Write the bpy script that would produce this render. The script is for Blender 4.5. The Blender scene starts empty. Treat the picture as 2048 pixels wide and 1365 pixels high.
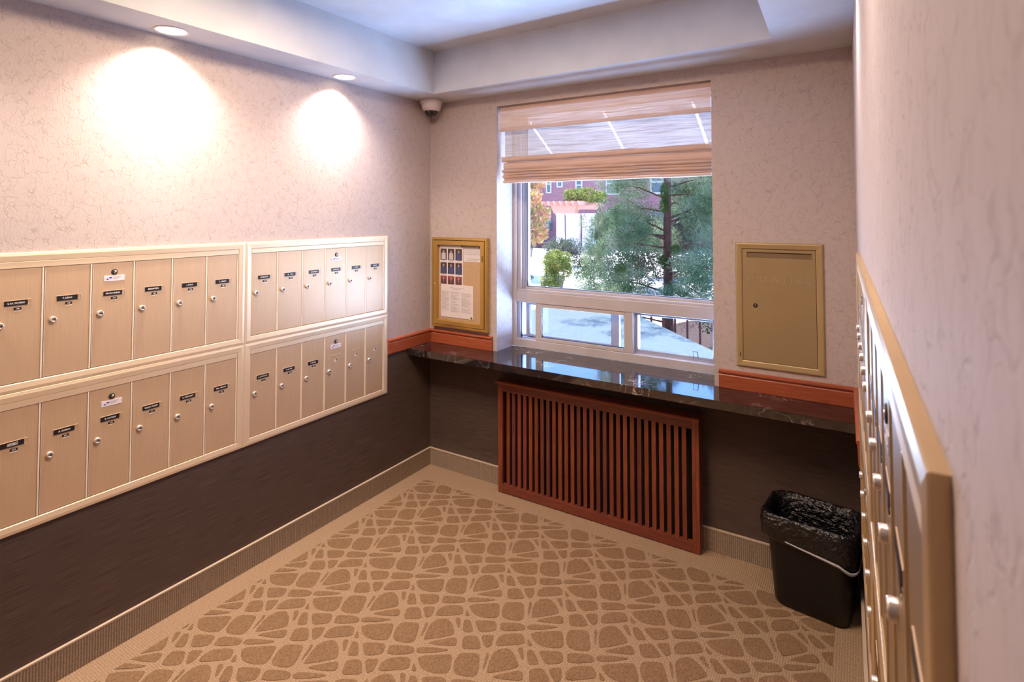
import bpy, math, random
import numpy as np
from mathutils import Vector, Matrix
random.seed(7); np.random.seed(7)
PI = math.pi
sc = bpy.context.scene
COL = sc.collection
# ------------------------------------------------------------------ camera, world, sun, exposure
cd = bpy.data.cameras.new('camera'); cam = bpy.data.objects.new('camera', cd); COL.objects.link(cam); sc.camera = cam
YAW, PITCH, ROLL = map(math.radians, (32.0281, 1.8114, -0.0571))
f_ = Vector((-math.sin(YAW)*math.cos(PITCH), math.cos(YAW)*math.cos(PITCH), math.sin(PITCH)))
r0 = Vector((math.cos(YAW), math.sin(YAW), 0)); u0 = r0.cross(f_)
r_ = r0*math.cos(ROLL)+u0*math.sin(ROLL); u_ = -r0*math.sin(ROLL)+u0*math.cos(ROLL)
cam.matrix_world = Matrix(((r_.x, u_.x, -f_.x, 2.3624), (r_.y, u_.y, -f_.y, -2.7806), (r_.z, u_.z, -f_.z, 1.5965), (0, 0, 0, 1)))
cd.sensor_width = 36; cd.lens = 19.475; cd.shift_y = -0.1406; cd.clip_start = 0.01; cd.clip_end = 300
cd.dof.use_dof = True; cd.dof.focus_distance = 2.9; cd.dof.aperture_fstop = 9.0
sc.view_settings.view_transform = 'Standard'; sc.view_settings.look = 'None'
sc.view_settings.gamma = 1; sc.view_settings.use_curve_mapping = False
sc.view_settings.exposure = 0.0
cy = sc.cycles
cy.use_denoising = True; cy.max_bounces = 10; cy.diffuse_bounces = 6; cy.glossy_bounces = 4; cy.transparent_max_bounces = 24
cy.caustics_reflective = False; cy.caustics_refractive = False; cy.sample_clamp_indirect = 8.0

w = bpy.data.worlds.new('world'); sc.world = w; w.use_nodes = True
wn = w.node_tree.nodes; wl = w.node_tree.links
sky = wn.new('ShaderNodeTexSky'); sky.sky_type = 'NISHITA'; sky.sun_disc = False
sky.sun_elevation = math.radians(52); sky.sun_rotation = math.radians(60); sky.air_density = 1.0; sky.dust_density = 0.6
bg = wn['Background']; tint = wn.new('ShaderNodeVectorMath'); tint.operation = 'MULTIPLY'; tint.inputs[1].default_value = (.66, .88, 1.28)
wl.new(sky.outputs[0], tint.inputs[0]); wl.new(tint.outputs[0], bg.inputs[0]); bg.inputs[1].default_value = 0.75

def lamp(name, kind, loc, energy, color, **kw):
    d = bpy.data.lights.new(name, kind); d.energy = energy; d.color = color
    o = bpy.data.objects.new(name, d); COL.objects.link(o); o.location = loc
    for k, v in kw.items(): setattr(d, k, v)
    return o
sun = lamp('sun', 'SUN', (8, 8, 12), 22.0, (1, .95, .88), angle=math.radians(.6))
sun.rotation_euler = Vector((-0.50, 0.50, 1.0)).to_track_quat('Z', 'Y').to_euler()
# daylight stand-in: added lamp below the sill, for bounce off the sunlit ground
day = lamp('bounce_fill', 'AREA', (1.14, .70, .63), 270.0, (.36, .57, 1.0), shape='RECTANGLE', size=1.6, size_y=.6)
day.rotation_euler = (Vector((1.14, .70, .63))-Vector((1.14, -1.0, 2.5))).to_track_quat('Z', 'Y').to_euler()
# light power of the downlights and the added panel, created further down
P_DOWN, C_DOWN = 100.0, (1.0, .83, .72)
P_PANEL, C_PANEL = 42.0, (1.0, .71, .44)

# ------------------------------------------------------------------ materials
def mat(name, col, rough=.6, metal=0., spec=.5, bump=None, vary=None, coat=0., emit=None):
    """bump=(scale, strength, dist, (sx,sy,sz)); vary=(scale, amount, (sx,sy,sz))"""
    m = bpy.data.materials.new(name); m.use_nodes = True
    nt = m.node_tree; N = nt.nodes; L = nt.links; b = N['Principled BSDF']
    b.inputs['Base Color'].default_value = (*col, 1); b.inputs['Roughness'].default_value = rough
    b.inputs['Metallic'].default_value = metal; b.inputs['Specular IOR Level'].default_value = spec
    b.inputs['Coat Weight'].default_value = coat
    if emit:
        b.inputs['Emission Color'].default_value = (*emit[0], 1); b.inputs['Emission Strength'].default_value = emit[1]
    tc = N.new('ShaderNodeTexCoord')
    def noise(scale, s3, detail=3):
        mp = N.new('ShaderNodeMapping'); mp.inputs['Scale'].default_value = s3; L.new(tc.outputs['Object'], mp.inputs[0])
        n = N.new('ShaderNodeTexNoise'); n.inputs['Scale'].default_value = scale; n.inputs['Detail'].default_value = detail
        L.new(mp.outputs[0], n.inputs['Vector']); return n
    if vary is None: vary = (6, .06, (1, 1, 1))
    n = noise(vary[0], vary[2])
    r = N.new('ShaderNodeValToRGB')
    r.color_ramp.elements[0].position = .3; r.color_ramp.elements[1].position = .7
    a = vary[1]
    r.color_ramp.elements[0].color = (*[c*(1-a) for c in col], 1); r.color_ramp.elements[1].color = (*[min(1, c*(1+a)) for c in col], 1)
    L.new(n.outputs['Fac'], r.inputs[0]); L.new(r.outputs[0], b.inputs['Base Color'])
    if bump:
        n = noise(bump[0], bump[3] if len(bump) > 3 else (1, 1, 1))
        bp = N.new('ShaderNodeBump'); bp.inputs['Strength'].default_value = bump[1]; bp.inputs['Distance'].default_value = bump[2]
        L.new(n.outputs['Fac'], bp.inputs['Height']); L.new(bp.outputs[0], b.inputs['Normal'])
    return m

def wallpaper_mat(name, base, line, zscale=.5):
    m = mat(name, base, .75, vary=(1.2, .02, (1, 1, 1)))
    nt = m.node_tree; N = nt.nodes; L = nt.links; b = N['Principled BSDF']
    tc = N.new('ShaderNodeTexCoord')
    nz = N.new('ShaderNodeTexNoise'); nz.inputs['Scale'].default_value = 16; nz.inputs['Detail'].default_value = 3
    L.new(tc.outputs['Object'], nz.inputs['Vector'])
    sub = N.new('ShaderNodeVectorMath'); sub.operation = 'SUBTRACT'; sub.inputs[1].default_value = (.5, .5, .5); L.new(nz.outputs['Color'], sub.inputs[0])
    scl = N.new('ShaderNodeVectorMath'); scl.operation = 'SCALE'; scl.inputs['Scale'].default_value = .075; L.new(sub.outputs[0], scl.inputs[0])
    add = N.new('ShaderNodeVectorMath'); L.new(tc.outputs['Object'], add.inputs[0]); L.new(scl.outputs[0], add.inputs[1])
    facs = []
    for s, off in ((42, 0), (70, 3.3)):
        mp = N.new('ShaderNodeMapping'); mp.inputs['Scale'].default_value = (1, 1, zscale); mp.inputs['Location'].default_value = (off, off, off)
        L.new(add.outputs[0], mp.inputs[0])
        v = N.new('ShaderNodeTexVoronoi'); v.feature = 'DISTANCE_TO_EDGE'; v.inputs['Scale'].default_value = s; L.new(mp.outputs[0], v.inputs['Vector'])
        mr = N.new('ShaderNodeMapRange'); mr.inputs['From Min'].default_value = .015; mr.inputs['From Max'].default_value = .06
        mr.inputs['To Min'].default_value = 1; mr.inputs['To Max'].default_value = 0; L.new(v.outputs['Distance'], mr.inputs[0]); facs.append(mr)
    mx = N.new('ShaderNodeMath'); mx.operation = 'MAXIMUM'; L.new(facs[0].outputs[0], mx.inputs[0])
    h = N.new('ShaderNodeMath'); h.operation = 'MULTIPLY'; h.inputs[1].default_value = .45; L.new(facs[1].outputs[0], h.inputs[0]); L.new(h.outputs[0], mx.inputs[1])
    n2 = N.new('ShaderNodeTexNoise'); n2.inputs['Scale'].default_value = 30; L.new(tc.outputs['Object'], n2.inputs['Vector'])
    mr2 = N.new('ShaderNodeMapRange'); mr2.inputs['From Min'].default_value = .35; mr2.inputs['From Max'].default_value = .60; L.new(n2.outputs['Fac'], mr2.inputs[0])
    mul = N.new('ShaderNodeMath'); mul.operation = 'MULTIPLY'; L.new(mx.outputs[0], mul.inputs[0]); L.new(mr2.outputs[0], mul.inputs[1])
    mix = N.new('ShaderNodeMix'); mix.data_type = 'RGBA'; mix.inputs[6].default_value = (*base, 1); mix.inputs[7].default_value = (*line, 1)
    L.new(mul.outputs[0], mix.inputs[0]); L.new(mix.outputs[2], b.inputs['Base Color'])
    # fine vertical weave
    mp = N.new('ShaderNodeMapping'); mp.inputs['Scale'].default_value = (1, 1, .12); L.new(tc.outputs['Object'], mp.inputs[0])
    n3 = N.new('ShaderNodeTexNoise'); n3.inputs['Scale'].default_value = 420; L.new(mp.outputs[0], n3.inputs['Vector'])
    ad = N.new('ShaderNodeMath'); ad.operation = 'SUBTRACT'; L.new(n3.outputs['Fac'], ad.inputs[0]); L.new(mul.outputs[0], ad.inputs[1])
    bp = N.new('ShaderNodeBump'); bp.inputs['Strength'].default_value = .35; bp.inputs['Distance'].default_value = .0012
    L.new(ad.outputs[0], bp.inputs['Height']); L.new(bp.outputs[0], b.inputs['Normal'])
    return m

def rib_mat(name, col, axis, period, depth, amt=.25, rough=.95):
    m = mat(name, col, rough, spec=.1, vary=(160, .18, (1, 1, 1)))
    nt = m.node_tree; N = nt.nodes; L = nt.links; b = N['Principled BSDF']
    tc = N.new('ShaderNodeTexCoord'); se = N.new('ShaderNodeSeparateXYZ'); L.new(tc.outputs['Object'], se.inputs[0])
    outs = []
    for a in axis:
        mu = N.new('ShaderNodeMath'); mu.operation = 'MULTIPLY'; mu.inputs[1].default_value = 2*PI/period; L.new(se.outputs[a], mu.inputs[0])
        si = N.new('ShaderNodeMath'); si.operation = 'SINE'; L.new(mu.outputs[0], si.inputs[0]); outs.append(si)
    o = outs[0]
    if len(outs) > 1:
        o = N.new('ShaderNodeMath'); o.operation = 'ADD'; L.new(outs[0].outputs[0], o.inputs[0]); L.new(outs[1].outputs[0], o.inputs[1])
    ramp = [n for n in N if n.type == 'VALTORGB'][0]
    mr = N.new('ShaderNodeMapRange'); mr.inputs['From Min'].default_value = -1; mr.inputs['From Max'].default_value = 1
    mr.inputs['To Min'].default_value = 1-amt; mr.inputs['To Max'].default_value = 1.08; L.new(o.outputs[0], mr.inputs[0])
    vm = N.new('ShaderNodeVectorMath'); vm.operation = 'SCALE'; L.new(ramp.outputs[0], vm.inputs[0]); L.new(mr.outputs[0], vm.inputs['Scale'])
    L.new(vm.outputs[0], b.inputs['Base Color'])
    bp = N.new('ShaderNodeBump'); bp.inputs['Strength'].default_value = .5; bp.inputs['Distance'].default_value = depth
    L.new(o.outputs[0], bp.inputs['Height']); L.new(bp.outputs[0], b.inputs['Normal'])
    return m

def wood_mat(name, c1, c2, s3, rough=.35):
    m = mat(name, c1, rough, spec=.5, coat=.25, vary=(9, .1, s3))
    nt = m.node_tree; N = nt.nodes
    r = [n for n in N if n.type == 'VALTORGB'][0]; n = [n for n in N if n.type == 'TEX_NOISE'][0]
    n.inputs['Scale'].default_value = 14; n.inputs['Detail'].default_value = 6; n.inputs['Distortion'].default_value = .6
    r.color_ramp.elements[0].color = (*c1, 1); r.color_ramp.elements[1].color = (*c2, 1)
    return m

def glass_mat(name, tint=(1, 1, 1), ior=1.5):
    m = bpy.data.materials.new(name); m.use_nodes = True; nt = m.node_tree; N = nt.nodes; L = nt.links
    N.remove(N['Principled BSDF']); out = N['Material Output']
    t = N.new('ShaderNodeBsdfTransparent'); t.inputs[0].default_value = (*tint, 1)
    g = N.new('ShaderNodeBsdfGlossy'); g.inputs['Roughness'].default_value = .01
    lw = N.new('ShaderNodeLayerWeight'); lw.inputs['Blend'].default_value = .5
    pw = N.new('ShaderNodeMath'); pw.operation = 'POWER'; pw.inputs[1].default_value = 5; L.new(lw.outputs['Facing'], pw.inputs[0])
    fr = N.new('ShaderNodeMath'); fr.operation = 'MULTIPLY_ADD'; fr.inputs[1].default_value = .95; fr.inputs[2].default_value = .03; L.new(pw.outputs[0], fr.inputs[0])
    n = N.new('ShaderNodeTexNoise'); n.inputs['Scale'].default_value = 3
    bp = N.new('ShaderNodeBump'); bp.inputs['Strength'].default_value = .02; bp.inputs['Distance'].default_value = .001
    L.new(n.outputs['Fac'], bp.inputs['Height']); L.new(bp.outputs[0], g.inputs['Normal'])
    mx = N.new('ShaderNodeMixShader'); L.new(fr.outputs[0], mx.inputs[0]); L.new(t.outputs[0], mx.inputs[1]); L.new(g.outputs[0], mx.inputs[2])
    L.new(mx.outputs[0], out.inputs[0]); return m

def shade_mat(name, col, open_lo, open_hi, trans=.34, lo=.62, hi=1.15):
    """woven roman shade cloth: diffuse + translucent threads with see-through gaps between them"""
    m = bpy.data.materials.new(name); m.use_nodes = True; nt = m.node_tree; N = nt.nodes; L = nt.links
    N.remove(N['Principled BSDF']); out = N['Material Output']
    tc = N.new('ShaderNodeTexCoord'); mp = N.new('ShaderNodeMapping'); mp.inputs['Scale'].default_value = (6, 6, 260); L.new(tc.outputs['Object'], mp.inputs[0])
    n = N.new('ShaderNodeTexNoise'); n.inputs['Scale'].default_value = 1.0; n.inputs['Detail'].default_value = 4; L.new(mp.outputs[0], n.inputs['Vector'])
    r = N.new('ShaderNodeValToRGB'); r.color_ramp.elements[0].position = .33; r.color_ramp.elements[1].position = .7
    r.color_ramp.elements[0].color = (*[c*lo for c in col], 1); r.color_ramp.elements[1].color = (*[min(1, c*hi) for c in col], 1)
    L.new(n.outputs['Fac'], r.inputs[0])
    d = N.new('ShaderNodeBsdfDiffuse'); L.new(r.outputs[0], d.inputs[0])
    t = N.new('ShaderNodeBsdfTranslucent'); L.new(r.outputs[0], t.inputs[0])
    a = N.new('ShaderNodeMixShader'); a.inputs[0].default_value = trans; L.new(d.outputs[0], a.inputs[1]); L.new(t.outputs[0], a.inputs[2])
    tr = N.new('ShaderNodeBsdfTransparent')
    mr = N.new('ShaderNodeMapRange'); mr.inputs['From Min'].default_value = .35; mr.inputs['From Max'].default_value = .7
    mr.inputs['To Min'].default_value = open_lo; mr.inputs['To Max'].default_value = open_hi; L.new(n.outputs['Fac'], mr.inputs[0])
    b = N.new('ShaderNodeMixShader'); L.new(mr.outputs[0], b.inputs[0]); L.new(a.outputs[0], b.inputs[1]); L.new(tr.outputs[0], b.inputs[2])
    L.new(b.outputs[0], out.inputs[0]); return m

def granite_mat():
    m = mat('black_granite', (.010, .009, .012), .05, spec=1.0, vary=(9, .3, (1, 1, 1)))
    nt = m.node_tree; N = nt.nodes; L = nt.links; b = N['Principled BSDF']
    tc = N.new('ShaderNodeTexCoord')
    nz = N.new('ShaderNodeTexNoise'); nz.inputs['Scale'].default_value = 9; nz.inputs['Detail'].default_value = 8; nz.inputs['Distortion'].default_value = 1.2
    L.new(tc.outputs['Object'], nz.inputs['Vector'])
    r1 = N.new('ShaderNodeValToRGB'); e = r1.color_ramp.elements
    e[0].position = .42; e[0].color = (.010, .009, .011, 1); e[1].position = .75; e[1].color = (.045, .026, .026, 1)
    L.new(nz.outputs['Fac'], r1.inputs[0])
    sc2 = N.new('ShaderNodeVectorMath'); sc2.operation = 'SCALE'; sc2.inputs['Scale'].default_value = .35; L.new(nz.outputs['Color'], sc2.inputs[0])
    ad = N.new('ShaderNodeVectorMath'); L.new(tc.outputs['Object'], ad.inputs[0]); L.new(sc2.outputs[0], ad.inputs[1])
    v = N.new('ShaderNodeTexVoronoi'); v.feature = 'DISTANCE_TO_EDGE'; v.inputs['Scale'].default_value = 11; L.new(ad.outputs[0], v.inputs['Vector'])
    mr = N.new('ShaderNodeMapRange'); mr.inputs['From Min'].default_value = .0; mr.inputs['From Max'].default_value = .035; mr.inputs['To Min'].default_value = 1; mr.inputs['To Max'].default_value = 0
    L.new(v.outputs['Distance'], mr.inputs[0])
    n2 = N.new('ShaderNodeTexNoise'); n2.inputs['Scale'].default_value = 6; n2.inputs['Detail'].default_value = 4; L.new(tc.outputs['Object'], n2.inputs['Vector'])
    m2 = N.new('ShaderNodeMapRange'); m2.inputs['From Min'].default_value = .5; m2.inputs['From Max'].default_value = .68; L.new(n2.outputs['Fac'], m2.inputs[0])
    mu = N.new('ShaderNodeMath'); mu.operation = 'MULTIPLY'; L.new(mr.outputs[0], mu.inputs[0]); L.new(m2.outputs[0], mu.inputs[1])
    mix = N.new('ShaderNodeMix'); mix.data_type = 'RGBA'; mix.inputs[7].default_value = (.62, .54, .53, 1)
    L.new(mu.outputs[0], mix.inputs[0]); L.new(r1.outputs[0], mix.inputs[6]); L.new(mix.outputs[2], b.inputs['Base Color'])
    return m

def brick_mat():
    m = mat('far_brick', (.2, .07, .07), .9)
    nt = m.node_tree; N = nt.nodes; L = nt.links; b = N['Principled BSDF']
    tc = N.new('ShaderNodeTexCoord'); mp = N.new('ShaderNodeMapping'); mp.inputs['Rotation'].default_value = (PI/2, 0, 0); L.new(tc.outputs['Object'], mp.inputs[0])
    k = N.new('ShaderNodeTexBrick'); k.inputs['Scale'].default_value = 4.2; k.inputs['Color1'].default_value = (.27, .08, .085, 1); k.inputs['Color2'].default_value = (.19, .05, .065, 1)
    k.inputs['Mortar'].default_value = (.36, .24, .26, 1); k.inputs['Mortar Size'].default_value = .03
    L.new(mp.outputs[0], k.inputs['Vector']); L.new(k.outputs['Color'], b.inputs['Base Color']); return m

def foliage_mat(name, c1, c2, c3, scale=5, rough=.6):
    m = mat(name, c1, rough, spec=.25)
    nt = m.node_tree; N = nt.nodes; L = nt.links; b = N['Principled BSDF']
    n = [n for n in N if n.type == 'TEX_NOISE'][0]; n.inputs['Scale'].default_value = scale; n.inputs['Detail'].default_value = 5
    r = [n for n in N if n.type == 'VALTORGB'][0]
    r.color_ramp.elements[0].position = .33; r.color_ramp.elements[0].color = (*c1, 1); r.color_ramp.elements[1].position = .68; r.color_ramp.elements[1].color = (*c3, 1)
    e = r.color_ramp.elements.new(.5); e.color = (*c2, 1)
    b.inputs['Subsurface Weight'].default_value = 0
    out = N['Material Output']; t = N.new('ShaderNodeBsdfTranslucent'); L.new(r.outputs[0], t.inputs[0])
    mx = N.new('ShaderNodeMixShader'); mx.inputs[0].default_value = .3; L.new(b.outputs[0], mx.inputs[1]); L.new(t.outputs[0], mx.inputs[2]); L.new(mx.outputs[0], out.inputs[0])
    return m

M = {}
M['paper_wall'] = wallpaper_mat('beige_vine_wallpaper', (.53, .45, .435), (.42, .345, .325))
M['dark_wall'] = mat('dark_brown_wallcovering', (.088, .058, .049), .6, spec=.3, bump=(60, .5, .001, (.15, .15, 8)), vary=(40, .35, (.2, .2, 9)))
M['ceiling'] = mat('ceiling_paint', (.62, .635, .66), .8, bump=(300, .15, .0006))
M['carpet_loop'] = rib_mat('carpet_loop_border', (.37, .25, .157), 'XY', .0085, .0015, .16)
M['carpet_pile'] = mat('carpet_cut_pile', (.222, .134, .075), 1.0, spec=.05, bump=(420, .7, .002, (1, .35, 1)), vary=(230, .30, (1.6, .5, 1)))
M['base_x'] = rib_mat('carpet_base_left', (.36, .27, .20), 'Y', .0085, .0016, .38)
M['base_y'] = rib_mat('carpet_base_back', (.36, .27, .20), 'X', .0085, .0016, .38)
M['base_cap'] = mat('base_cap_strip', (.55, .43, .32), .6)
M['box_door'] = mat('brushed_gold_aluminium_door', (.66, .475, .315), .42, metal=.35, spec=.4, bump=(220, .12, .0005, (30, 30, .6)), vary=(26, .05, (14, 14, .4)))
M['box_trim'] = mat('gold_anodised_trim', (.84, .68, .49), .40, metal=.35, spec=.5, bump=(200, .08, .0004, (1, 1, 1)), vary=(5, .04, (1, 1, 1)))
M['shaded_door'] = mat('shaded_gold_door', (.36, .245, .125), .36, metal=.5, bump=(220, .12, .0005, (30, 30, .6)), vary=(26, .05, (14, 14, .4)))  # mailbox door gold darkened: dimness of the right wall put into the colour
M['shaded_frame'] = mat('shaded_gold_trim', (.62, .44, .24), .36, metal=.5)  # trim gold darkened likewise, shade of the right wall in the colour
M['box_edge'] = mat('pale_gold_door_edge', (.95, .82, .67), .35, metal=.1)
M['box_dark'] = mat('mailbox_gap_dark', (.05, .03, .02), .8)
M['lock'] = mat('satin_nickel_lock', (.80, .72, .66), .3, metal=.7)
M['keyhole'] = mat('keyhole_black', (.02, .015, .012), .6)
M['black_tag'] = mat('black_name_tag', (.016, .012, .016), .35)
M['white_ink'] = mat('white_lettering', (.85, .82, .8), .6)
M['label_white'] = mat('lilac_white_label', (.80, .76, .84), .35)
M['blue_ink'] = mat('blue_ink', (.05, .05, .35), .5)
M['grey_ink'] = mat('grey_ink', (.33, .30, .34), .7)
M['wood_h'] = wood_mat('cherry_wood_horizontal', (.30, .062, .024), (.42, .105, .042), (.6, .6, 9))
M['wood_v'] = wood_mat('cherry_wood_upright', (.17, .032, .016), (.28, .070, .032), (7, 7, .5), .32)
M['wood_rail'] = wood_mat('cherry_wood_rail', (.13, .026, .016), (.22, .05, .028), (.6, .6, 9))
M['wood_dark'] = wood_mat('cherry_wood_dark_slat', (.10, .024, .020), (.17, .042, .030), (7, 7, .5), .32)
M['wood_mid'] = wood_mat('cherry_wood_mid_slat', (.14, .028, .016), (.24, .055, .027), (7, 7, .5), .32)
M['rad_dark'] = mat('radiator_dark_inside', (.012, .006, .004), .8)
M['granite'] = granite_mat(); M['granite'].node_tree.nodes['Principled BSDF'].inputs['IOR'].default_value = 1.7
M['alu'] = mat('painted_window_aluminium', (.55, .50, .50), .45, bump=(300, .1, .0004))
M['alu_blue'] = mat('window_track_aluminium', (.48, .49, .60), .35, metal=.3)
M['gasket'] = mat('black_window_gasket', (.02, .02, .03), .6)
M['glass'] = glass_mat('window_glass')
M['shade_open'] = shade_mat('woven_shade_cloth', (.70, .62, .56), .10, .34, .10)
M['shade_fold'] = shade_mat('woven_shade_cloth_folded', (.78, .59, .49), 0, .0, .30, .84, 1.08)
M['shade_val'] = shade_mat('woven_shade_valance', (.82, .62, .48), .0, .22, .14, .78, 1.08)
M['brass'] = mat('polished_gold_frame', (.68, .43, .13), .28, metal=.75, vary=(4, .08, (1, 1, 1)))
M['brass_dark'] = mat('gold_frame_gap', (.10, .05, .015), .5)
M['cork'] = mat('tan_pinboard', (.56, .36, .20), .9, bump=(500, .3, .0006), vary=(90, .06, (1, 1, 1)))
M['paper'] = mat('white_paper', (.82, .74, .74), .85, vary=(3, .02, (1, 1, 1)))
M['paper2'] = mat('paper_sheet', (.76, .70, .71), .85, vary=(3, .02, (1, 1, 1)))
M['olive_metal'] = mat('olive_gold_panel', (.40, .285, .145), .45, metal=.3, bump=(250, .1, .0005), vary=(3, .04, (1, 1, 1)))
M['olive_trim'] = mat('olive_gold_trim', (.50, .365, .185), .4, metal=.35)
M['olive_dark'] = mat('olive_slot_flap', (.22, .15, .075), .55, metal=.2)
M['engrave'] = mat('engraved_letter', (.62, .50, .34), .3, metal=.5)
M['plastic_black'] = mat('black_plastic', (.006, .005, .006), .38, bump=(300, .1, .0004))
M['liner'] = mat('black_bin_liner', (.007, .006, .008), .22, spec=.7, bump=(48, 1.0, .014, (1, 1, 1.3)))
M['liner_hem'] = mat('pale_drawstring', (.5, .48, .5), .5)
M['cam_white'] = mat('camera_white_plastic', (.66, .58, .58), .45)
M['cam_glass'] = mat('smoked_camera_dome', (.01, .008, .008), .05, spec=.8)
M['trim_white'] = mat('white_light_trim', (.85, .80, .76), .4)
M['lens_warm'] = mat('warm_lamp_lens', (.9, .8, .65), .4, emit=((1, .80, .55), 6.0))
M['lens_cool'] = mat('panel_diffuser', (.9, .9, .9), .4, emit=((1, .95, .92), 2.2))
M['door_paint'] = mat('door_paint', (.5, .42, .36), .5)
# outside
M['patio'] = mat('pale_patio', (.62, .585, .60), .9, vary=(.8, .10, (1, 1, 1)), bump=(30, .3, .005))
M['mulch'] = mat('brown_mulch', (.03, .013, .009), 1, bump=(30, 1, .03), vary=(25, .6, (1, 1, 1)))
M['teal'] = mat('pale_teal_roof', (.075, .105, .125), .7, spec=.05, vary=(14, .08, (1, 1, 1)), bump=(80, .2, .002))
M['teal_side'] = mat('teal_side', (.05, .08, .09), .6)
M['brick'] = brick_mat()
M['win_white'] = mat('white_far_window', (.45, .45, .48), .5)
M['far_pane'] = mat('far_window_pane', (.05, .07, .10), .1)
M['teal_panel'] = mat('teal_panel', (.08, .16, .17), .5)
M['column'] = mat('white_column', (.70, .67, .68), .7)
M['salmon'] = mat('salmon_beam', (.50, .25, .18), .7)
M['pot'] = mat('pale_stone_pot', (.17, .135, .13), .8)
M['curb'] = mat('dark_red_curb', (.06, .022, .03), .8)
M['awning'] = mat('pale_awning_panel', (.50, .49, .52), .7)
M['awning_seam'] = shade_mat('awning_seam', (.9, .9, .92), .25, .25, .9, .98, 1.0)
M['fence'] = mat('rust_red_fence', (.17, .035, .025), .6)
M['bark'] = mat('reddish_bark', (.12, .048, .032), .95, bump=(40, 1, .02, (1, 1, .25)), vary=(25, .4, (1, 1, .3)))
M['needle'] = foliage_mat('blue_green_needles', (.035, .085, .032), (.13, .215, .105), (.36, .40, .27), 4.5)
M['needle_lime'] = foliage_mat('lime_sprigs', (.04, .10, .012), (.07, .14, .02), (.11, .18, .04), 6)
M['leaf_green'] = foliage_mat('bright_green_leaves', (.05, .11, .02), (.17, .22, .045), (.40, .38, .10), 5)
M['leaf_gold'] = foliage_mat('yellow_orange_leaves', (.32, .32, .09), (.52, .32, .13), (.55, .22, .14), 3.2)
M['leaf_dark'] = foliage_mat('dark_hedge_leaves', (.008, .022, .010), (.022, .045, .02), (.05, .08, .035), 2.5)
M['leaf_pale'] = foliage_mat('pale_leaves', (.05, .08, .05), (.10, .13, .09), (.16, .17, .15), 5)

# ------------------------------------------------------------------ mesh helpers
class MB:
    def __init__(s): s.v = []; s.f = []; s.m = []; s.sm = []
    def add(s, vs, fs, m=0, smooth=False):
        b = len(s.v); s.v += [tuple(v) for v in vs]
        for f in fs: s.f.append([b+i for i in f]); s.m.append(m); s.sm.append(smooth)
        return s
    def box(s, x0, x1, y0, y1, z0, z1, m=0):
        vs = [(x, y, z) for z in (z0, z1) for y in (y0, y1) for x in (x0, x1)]
        return s.add(vs, [(0, 2, 3, 1), (4, 5, 7, 6), (0, 1, 5, 4), (2, 6, 7, 3), (0, 4, 6, 2), (1, 3, 7, 5)], m)
    def quad(s, a, b, c, d, m=0): return s.add([a, b, c, d], [(0, 1, 2, 3)], m)
    def rings(s, rings, m=0, smooth=True, cap0=True, cap1=True):
        n = len(rings[0]); vs = [p for r in rings for p in r]; fs = []
        for k in range(len(rings)-1):
            for i in range(n):
                j = (i+1) % n; fs.append((k*n+i, k*n+j, (k+1)*n+j, (k+1)*n+i))
        s.add(vs, fs, m, smooth)
        if cap0: s.add(rings[0], [tuple(reversed(range(n)))], m)
        if cap1: s.add(rings[-1], [tuple(range(n))], m)
        return s
    def lathe(s, prof, c=(0, 0, 0), axis='Z', n=24, m=0, smooth=True, cap0=True, cap1=True):
        R = []
        for r, h in prof:
            ring = []
            for i in range(n):
                a = 2*PI*i/n; x, y = r*math.cos(a), r*math.sin(a)
                if axis == 'Z': p = (c[0]+x, c[1]+y, c[2]+h)
                elif axis == '-Y': p = (c[0]+x, c[1]-h, c[2]+y)
                ring.append(p)
            R.append(ring)
        return s.rings(R, m, smooth, cap0, cap1)
    def tube(s, pts, rad, n=6, m=0):
        R = []
        for k, p in enumerate(pts):
            p = Vector(p); a = Vector(pts[max(0, k-1)]); b = Vector(pts[min(len(pts)-1, k+1)]); d = (b-a).normalized()
            up = Vector((0, 0, 1)) if abs(d.z) < .9 else Vector((1, 0, 0)); x = d.cross(up).normalized(); y = x.cross(d)
            rr = rad[k] if isinstance(rad, (list, tuple)) else rad
            R.append([tuple(p+(x*math.cos(2*PI*i/n)+y*math.sin(2*PI*i/n))*rr) for i in range(n)])
        return s.rings(R, m)
    def frame(s, x0, x1, z0, z1, prof, m=0):
        """mitred picture frame; prof = (inset from outer edge, height towards -Y)"""
        R = []
        for o, h in prof: R.append([(x0+o, -h, z0+o), (x1-o, -h, z0+o), (x1-o, -h, z1-o), (x0+o, -h, z1-o)])
        return s.rings(R, m, False, False, False)
    def prism(s, poly, axis, a, b, m=0):
        """poly of 2D points extruded along axis from a to b"""
        def P(u, v, t): return {'X': (t, u, v), 'Y': (u, t, v), 'Z': (u, v, t)}[axis]
        return s.rings([[P(u, v, a) for u, v in poly], [P(u, v, b) for u, v in poly]], m, False)
    def build(s, name, mats, parent=None, bevel=0, link=True):
        me = bpy.data.meshes.new(name); me.from_pydata(s.v, [], s.f)
        ms = mats if isinstance(mats, (list, tuple)) else [mats]
        for k in ms: me.materials.append(M[k] if isinstance(k, str) else k)
        me.polygons.foreach_set('material_index', s.m); me.polygons.foreach_set('use_smooth', s.sm)
        import bmesh
        bm = bmesh.new(); bm.from_mesh(me)
        if len(bm.faces) < 60000: bmesh.ops.recalc_face_normals(bm, faces=bm.faces)
        bm.to_mesh(me); bm.free(); me.update()
        o = bpy.data.objects.new(name, me); COL.objects.link(o)
        if parent: o.parent = parent
        if bevel:
            md = o.modifiers.new('bevel', 'BEVEL'); md.width = bevel; md.segments = 2; md.limit_method = 'ANGLE'
        return o
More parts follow.
